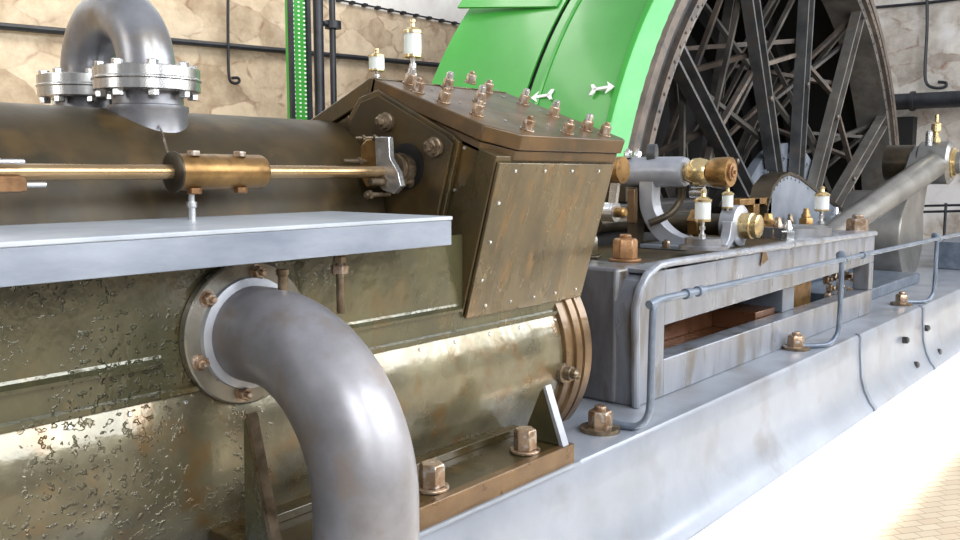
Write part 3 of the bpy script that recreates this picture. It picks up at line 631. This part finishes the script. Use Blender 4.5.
MB().box((4.2, 2.5, -1.0), (7.0, 3.0, -.6)).build('base', M['dark'], gb, .02)
# pedestals and small fittings
ob = MB().lathe([(0, .13), (.02, .13), (.022, .10), (.06, .10)], at(703, 249, Y=2.12), (0, 0, 1), 28).build('cup_base_disc', M['steel'])
tag(ob, 'round grey steel base under the oil cup near the front of the frame', 'base')
ob = MB().lathe([(0, .26), (.07, .26), (.075, .23)], (6.15, 2.28, -.45), (0, 0, 1), 36).build('cover_disc', M['steel'])
tag(ob, 'flat grey steel disc on the frame beneath the rightmost oil cup', 'cover')
ob = MB(); q = at(760, 226, Y=2.6)
xa = at(765, 210, Y=2.6).x; xb = at(784, 210, Y=2.6).x
zt = at(775, 197, Y=2.6).z
ob.box((xa-.45, 2.6, zt-.05), (xb-.25, 2.72, zt)); ob.box((xb-.35, 2.6, -.46), (xb-.25, 2.72, zt)); ob.box((xa-.20, 2.6, -.46), (xa-.10, 2.72, zt))
tag(ob.build('bronze_bridge', M['bronze'], None, .006), 'bronze bridge bracket standing behind the brass capped shaft end', 'bracket')
for px, py, Y, r, lab, m_ in ((768, 222, 2.4, .08, 'brown hexagonal fitting left of the grey half round guard', 'bronze'), (778, 226, 2.3, .055, 'small bronze nut in front of the grey half round guard', 'nut'), (790, 222, 2.55, .05, 'dark fitting at the foot of the half round guard', 'nutdark'),
                              (806, 216, 2.5, .06, 'bronze fitting behind the rightmost oil cup', 'bronze'), (836, 214, 2.5, .05, 'bright knob right of the rightmost oil cup', 'bright'), (757, 213, 2.7, .06, 'bright nut behind the brass capped shaft end', 'bright'), (788, 229, 2.2, .05, 'low bright nut on the frame edge before the half round guard', 'bright')):
    q = at(px, py, Y=Y); h = max(q.z+.45, .02)
    mb = MB(); mb.nut((q.x, Y, -.455), (0, 0, 1), r*.95, h*.8, .04, True, px); mb.lathe([(h*.7, r*.6), (h+.0, r*.6), (h+.02, r*.4), (h+.05, r*.35)], (q.x, Y, -.44), (0, 0, 1), 16)
    tag(mb.build('pipe_fitting', M[m_]), lab, 'fitting')
# base under this gear
MB().box((5.9, 2.12, -.50), (7.1, 2.9, -.455)).build('top_plate', M['frame'], fr, .004)

# eccentric guard
eg = thing('eccentric_guard', 'grey half round guard plate with a riveted brown rim before the flywheel', 'guard', (7.1, 2.75, -.47))
pr = [(6.45, -.455), (6.47, -.27), (6.56, -.12), (6.72, -.04), (6.9, -.01), (7.15, -.05), (7.7, -.2), (8.35, -.38), (8.5, -.455)]
MB().prism(pr, 'y', 2.6, 2.63).build('front_plate', M['hub'], eg)
rim_ = MB(); n_ = len(pr)
inner = [(x*1.0+(7.1-x)*.02, z-.012) for x, z in pr]
rim_.loft([[Vector((x, 2.59, z+.012)) for x, z in pr]+[Vector((x, 2.59, z)) for x, z in inner[::-1]], [Vector((x, 2.75, z+.012)) for x, z in pr]+[Vector((x, 2.75, z)) for x, z in inner[::-1]]])
rim_.build('rim_band', M['darkoil'], eg)
o = MB()
for i in range(22):
    t = i/21*(n_-1); k = min(int(t), n_-2); x = pr[k][0]+(pr[k+1][0]-pr[k][0])*(t-k); z = pr[k][1]+(pr[k+1][1]-pr[k][1])*(t-k); o.lathe([(0, .012), (.008, .01)], (x*.99+.07, 2.6, z-.03), (0, -1, 0), 8)
o = o.build('rivets', M['hub'], eg); o['kind'] = 'stuff'

# ------------------------------------------------------------------ connecting rod and crank
cr = thing('crank', 'steel crank boss and arm at the end of the flywheel shaft', 'crank', (10.15, 2.6, -1.08))
pin = Vector((10.66, 2.38, .10)); sh = Vector((10.17, 2.5, -.68))
MB().lathe([(0, .47), (.02, .48), (.62, .48)], (sh.x, 2.48, sh.z), (0, 1, 0), 48).build('boss', M['conrod'], cr, ang=30)
u_ = (Vector((pin.x, 0, pin.z))-Vector((sh.x, 0, sh.z))).normalized(); v_ = Vector((u_.z, 0, -u_.x))
A0 = Vector((sh.x, 0, sh.z)); A1 = Vector((pin.x, 0, pin.z))
ol = [A0+v_*.36-u_*.1, A0+v_*.36+u_*.1, A1+v_*.2, A1+u_*.16+v_*.1, A1+u_*.16-v_*.1, A1-v_*.2, A0-v_*.36+u_*.1, A0-v_*.36-u_*.1]
MB().prism([(p.x, p.z) for p in ol], 'y', 2.49, 2.64).build('crank_arm', M['conrod'], cr, .02)
MB().cyl((sh.x, 2.9, sh.z), (sh.x, 6.1, sh.z), .26, 32).build('main_shaft', M['darkoil'], cr)
MB().cyl((pin.x, 2.2, pin.z), (pin.x, 2.75, pin.z), .13, 28).build('crank_pin', M['bright'], cr)
MB().lathe([(0, .2), (.28, .2)], (pin.x, 2.62, pin.z), (0, 1, 0), 32).build('pin_boss', M['darkoil'], cr)
co = thing('connecting_rod', 'thick grey steel connecting rod sloping from the crank down into the frame', 'connecting rod', (7.4, 2.38, -.6))
e0 = Vector((6.9, 2.38, -.57)); 
d_ = (pin-e0); n_ = 16
MB().tube([e0+d_*(i/n_) for i in range(n_+1)], [.10+.035*min(i/n_*1.3, 1) for i in range(n_+1)], 28).build('shank', M['conrod'], co, ang=60)
MB().lathe([(0, .21), (.02, .235), (.30, .235), (.33, .20)], (pin.x, 2.56, pin.z), (0, -1, 0), 36).build('big_end', M['conrod'], co, ang=30)
MB().lathe([(0, .165), (.02, .165), (.022, .14), (.05, .14)], (pin.x, 2.235, pin.z), (0, -1, 0), 28).build('brass_bush', M['brass'], co)
MB().lathe([(0, .12), (.05, .12), (.06, .1)], (pin.x, 2.19, pin.z), (0, -1, 0), 28).build('pin_cap', M['conrod'], co)
MB().lathe([(0, .05), (.05, .05), (.06, .03), (.1, .03), (.12, .05), (.2, .05), (.22, .02), (.3, .02)], (pin.x-.05, 2.4, pin.z+.22), (0, 0, 1), 12).build('oiler', M['brass'], co)
MB().lathe([(0, .035), (.14, .035), (.16, .02)], (pin.x-.25, 2.42, pin.z+.18), (0, 0, 1), 12).build('oiler', M['bright'], co)
# crank pit base
pb = thing('bearing_pedestal', 'dark blue-grey pedestal base under the crank bearing', 'pedestal', (9.0, 2.4, -1.085))
MB().box((7.3, 2.2, -1.085), (9.4, 3.1, -.99)).build('base_slab', M['rail'], pb, .01)
MB().box((7.5, 2.75, -.99), (9.0, 3.2, -.55)).build('block', M['rail'], pb, .02)
MB().box((10.9, 1.9, -1.085), (13.5, 2.4, -.78)).build('end_slab', M['rail'], pb, .01)
# far railing at the right edge
fr_ = thing('far_railing', 'thin black guard railing far behind the tube rail by the end wall', 'railing', at(945, 235, X=13.6))
X_ = 14.2
for py in (206, 212): a, b = at(918, py, X=X_), at(1010, py-2, X=X_); MB().cyl(a, b, .018, 8).build('rail', M['black'], fr_)
for px in (922, 946, 985): a = at(px, 203, X=X_); MB().cyl(a, (a.x, a.y, -1.6), .02, 8).build('post', M['black'], fr_)

# ------------------------------------------------------------------ flywheel
WX, WZ, WR = 10.05, -1.22, 4.08
SPK = [31, 59, 88, 116, 143, 172, 202, 233, 263, 293, 323, 352]
WY0, WY1 = 3.6, 5.9
fw = thing('flywheel', 'huge dark riveted steel flywheel with channel spokes standing behind the crank', 'flywheel', (WX, 4.7, WZ-WR))
def ring(y0, y1, ro, ri, name, m, seg=160):
    def cir(r, y): return [Vector((WX+r*math.cos(2*PI*k/seg), y, WZ+r*math.sin(2*PI*k/seg))) for k in range(seg)]
    mb = MB(); rr = [cir(ro, y0), cir(ro, y1), cir(ri, y1), cir(ri, y0), cir(ro, y0)]
    return mb.loft(rr, True, False).build(name, m, fw, ang=30)
ring(WY0, WY0+.12, WR, WR-.09, 'outer_rim', M['rim'])
ring(WY0+.04, WY0+.22, WR-.09, WR-.18, 'groove_band', M['wheel'])
ring(WY0-.02, WY0+.14, WR-.18, WR-.25, 'middle_rim', M['rim'])
ring(WY0+.03, WY0+.45, WR-.25, WR-.34, 'inner_rim', M['rimgrey'])
ring(WY0+.45, WY1, WR-.10, WR-.14, 'drum_shell', M['hole'])  # shell and rear rim blackened to stand for shade inside the drum
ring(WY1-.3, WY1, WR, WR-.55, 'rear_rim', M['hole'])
o = MB()
for k in range(150):
    a = 2*PI*k/150
    for r, y in ((WR-.215, WY0-.02), (WR-.31, WY0+.03)):
        o.lathe([(0, .016), (.014, .010)], (WX+r*math.cos(a), y, WZ+r*math.sin(a)), (0, -1, 0), 6)
o = o.build('rivets', M['rim'], fw); o['kind'] = 'stuff'
HX, HZ = WX, WZ
def P(a, r, y): return Vector((HX+r*math.cos(a), y, HZ+r*math.sin(a)))
for k in range(12):
    a = math.radians(SPK[k])
    MB().ibeam(P(a, .5, WY0+.12), P(a, WR-.30, WY0+.10), .19, .12, .028, (0, 1, 0)).build('spoke', M['wheel'] if SPK[k] > 70 or SPK[k] < 20 else M['rimgrey'], fw)
    b = math.radians(SPK[(k+1) % 12] + (360 if k == 11 else 0)); m = (a+b)/2
    MB().ibeam(P(m, .4, 5.0), P(m, WR-.12, 5.0), .16, .12, .03, (0, 1, 0)).build('rear_spoke', M['wheelfar'], fw)
    MB().bar(P(a, WR-.34, 3.75), P(m, 1.5, 5.0), .05, .05).build('brace', M['rim'] if k % 2 else M['wheelfar'], fw)
    MB().bar(P(b, WR-.34, 3.75), P(m, 1.9, 5.0), .05, .05).build('brace', M['wheelfar'], fw)
    MB().bar(P(a, 1.7, 3.75), P(m, WR-.3, 5.0), .05, .05).build('brace', M['wheelfar'], fw)
    MB().bar(P(a, 2.55, 3.78), P(b, 2.55, 3.78), .045, .06).build('tie_bar', M['rim'], fw)
    MB().bar(P(a, 2.7, 3.78), P(m, 2.7, 5.0), .05, .05).build('cross_tie', M['rim'], fw)
    MB().bar(P(a, 3.3, 3.8), P(b, 2.0, 4.1), .04, .05).build('diagonal_brace', M['wheelfar'], fw)
    MB().lathe([(0, .03), (.03, .03), (.04, .015)], P(a, 2.2, WY0+.06), (0, -1, 0), 10).build('spoke_bolt', M['rim'], fw)
# hub
def disc(y, r, t, name, m, hole=.28):
    return MB().lathe([(0, hole), (0, r), (t, r), (t, hole), (0, hole)], (HX, y, HZ), (0, 1, 0), 64, caps=False).build(name, m, fw, ang=30)
hb = disc(WY0+.20, 1.55, .10, 'hub_disc', M['hub'])
disc(WY0+.17, 1.1, .04, 'hub_face', M['hub'])
disc(WY0+.1, .45, WY1-WY0-.3, 'hub_barrel', M['wheelfar'])
disc(WY1-.6, 1.3, .1, 'rear_hub_disc', M['wheelfar'])
for k in range(36):
    a = 2*PI*k/36; MB().nut(P(a, 1.40, WY0+.20), (0, -1, 0), .04, .04, .02, False).build('hub_bolt', M['hub'], hb)
# black disc added behind the spokes to paint the dark wheel interior
MB().lathe([(0, WR-.42), (.02, WR-.42)], (WX, WY1-.04, WZ), (0, 1, 0), 96).build('shade_disc', M['hole'], fw)
ring(4.9, 5.1, WR-.12, WR-.35, 'rear_ring', M['dark'])

# ------------------------------------------------------------------ green guard
gg = thing('flywheel_guard', 'large glossy green curved sheet guard covering the left face of the flywheel', 'guard', (6.2, 4.8, -1.0))
def gp(ang, y, r): a = math.radians(ang); return Vector((WX+r*math.cos(a), y, WZ+r*math.sin(a)))
RG = WR+.03
angs = [190-i*2.5 for i in range(47)]
YA, YB, YC, YD = WY0+.02, 3.85, 4.76, 5.92
def sheet(ya, yb, ra, rb, name, m, a_=None, thick=.02):
    mb = MB(); rings = []
    for g_ in (a_ or angs):
        p, q = gp(g_, ya, ra), gp(g_, yb, rb); i_ = Vector((math.cos(math.radians(g_)), 0, math.sin(math.radians(g_))))*thick
        rings.append([p, q, q-i_, p-i_])
    return mb.loft(rings).build(name, m, gg, ang=25)
sheet(YA, YB, RG-.04, RG+.03, 'bevel_band', M['greensheen'])
sheet(YB, YC-.035, RG+.03, RG+.06, 'main_sheet', M['green'])
sheet(YC+.02, YD, RG+.06, RG+.13, 'rear_sheet', M['green'])
sheet(YC-.05, YC+.06, RG+.03, RG+.03, 'seam_gap', M['hole'])
sheet(YC+.07, YD+.03, RG+.08, RG+.24, 'joint_flange', M['green'], [139, 138.2, 137.4])
sheet(YC-.16, YC-.13, RG+.065, RG+.07, 'seam_strip', M['green'])
sheet(YB-.02, YB+.02, RG+.035, RG+.045, 'edge_bead', M['green'])
def onguard(px, py, r):
    # intersect the view ray with the guard cylinder
    d = ray(px, py); a = d.x**2+d.z**2; b = -2*(d.x*WX+d.z*WZ); c = WX**2+WZ**2-r*r; t = (-b-math.sqrt(b*b-4*a*c))/(2*a); return d*t
def arrow(tail, head):
    pa, pb = onguard(*tail, RG+.07), onguard(*head, RG+.07); d = (pb-pa); L = d.length; d.normalize()
    n = Vector((pa.x-WX, 0, pa.z-WZ)).normalized(); s = d.cross(n).normalized()
    q = lambda a, b: pa + d*a*L + s*b
    mb = MB()
    for pts in ([(0.1, .012), (.75, .012), (.75, -.012), (.1, -.012)], [(.68, .055), (1, 0), (.68, -.055), (.78, 0)], [(0, .05), (.12, .05), (.3, .0), (.12, -.05), (0, -.05), (.1, 0)]):
        top = [q(a, b)+n*.004 for a, b in pts]; bot = [q(a, b)-n*.01 for a, b in pts]; mb.loft([bot, top])
    mb.build('arrow_mark', M['white'], gg)
arrow((553, 94), (531, 98)); arrow((590, 90), (614, 86))

# ------------------------------------------------------------------ light
w = bpy.data.worlds.new('world'); bpy.context.scene.world = w; w.use_nodes = True
nt = w.node_tree; N = nt.nodes; L = nt.links; bg = N['Background']
tc = N.new('ShaderNodeTexCoord'); sx = N.new('ShaderNodeSeparateXYZ'); L.new(tc.outputs['Generated'], sx.inputs[0])
rp_ = N.new('ShaderNodeValToRGB'); L.new(sx.outputs['Z'], rp_.inputs[0])
e = rp_.color_ramp.elements; e[0].position = 0; e[0].color = (.35, .35, .36, 1); e[1].position = .6; e[1].color = (.85, .9, 1, 1)
L.new(rp_.outputs[0], bg.inputs['Color']); bg.inputs['Strength'].default_value = .75
def area(name, loc, target, sx_, sy_, power, col=(1, 1, 1)):
    l = bpy.data.lights.new(name, 'AREA'); l.shape = 'RECTANGLE'; l.size = sx_; l.size_y = sy_; l.energy = power; l.color = col
    o = bpy.data.objects.new(name, l); C.objects.link(o); o.location = (loc[0], loc[1], loc[2]+H)
    o.rotation_euler = (Vector((target[0], target[1], target[2]+H))-o.location).to_track_quat('-Z', 'Y').to_euler(); return o
for i, x in enumerate((-1.0, 4.0, 9.0, 14.0)):
    area('window_light', (x, -4.5, 3.4), (x, 2.5, -.4), 3.4, 4.6, 560, (.93, .97, 1))
area('window_light', (-5, 4.5, 2.2), (3, 3.5, 0), 2.5, 3, 150, (1, .97, .92))
area('wall_fill', (4, 6.5, 4.2), (4, 9, .8), 9, 1.5, 300, (1, .96, .9))  # added fill lamp that brightens the stone back wall
l = area('sun_beam', (7.0, 1.36, 4.6), (7.0, 1.36, -1.6), 11, .5, 160, (1, .98, .94)); l.data.spread = math.radians(3)

# ------------------------------------------------------------------ camera
cam = bpy.data.cameras.new('camera'); co_ = bpy.data.objects.new('camera', cam); C.objects.link(co_)
cam.sensor_width = 36; cam.sensor_fit = 'HORIZONTAL'; cam.lens = F*36/960; cam.clip_start = .05
mt = Matrix((RT, UP, -FW)).transposed().to_4x4(); mt.translation = Vector((0, 0, H)); co_.matrix_world = mt
bpy.context.scene.camera = co_
vs = bpy.context.scene.view_settings; vs.view_transform = 'Standard'; vs.look = 'None'; vs.exposure = 0; vs.gamma = 1
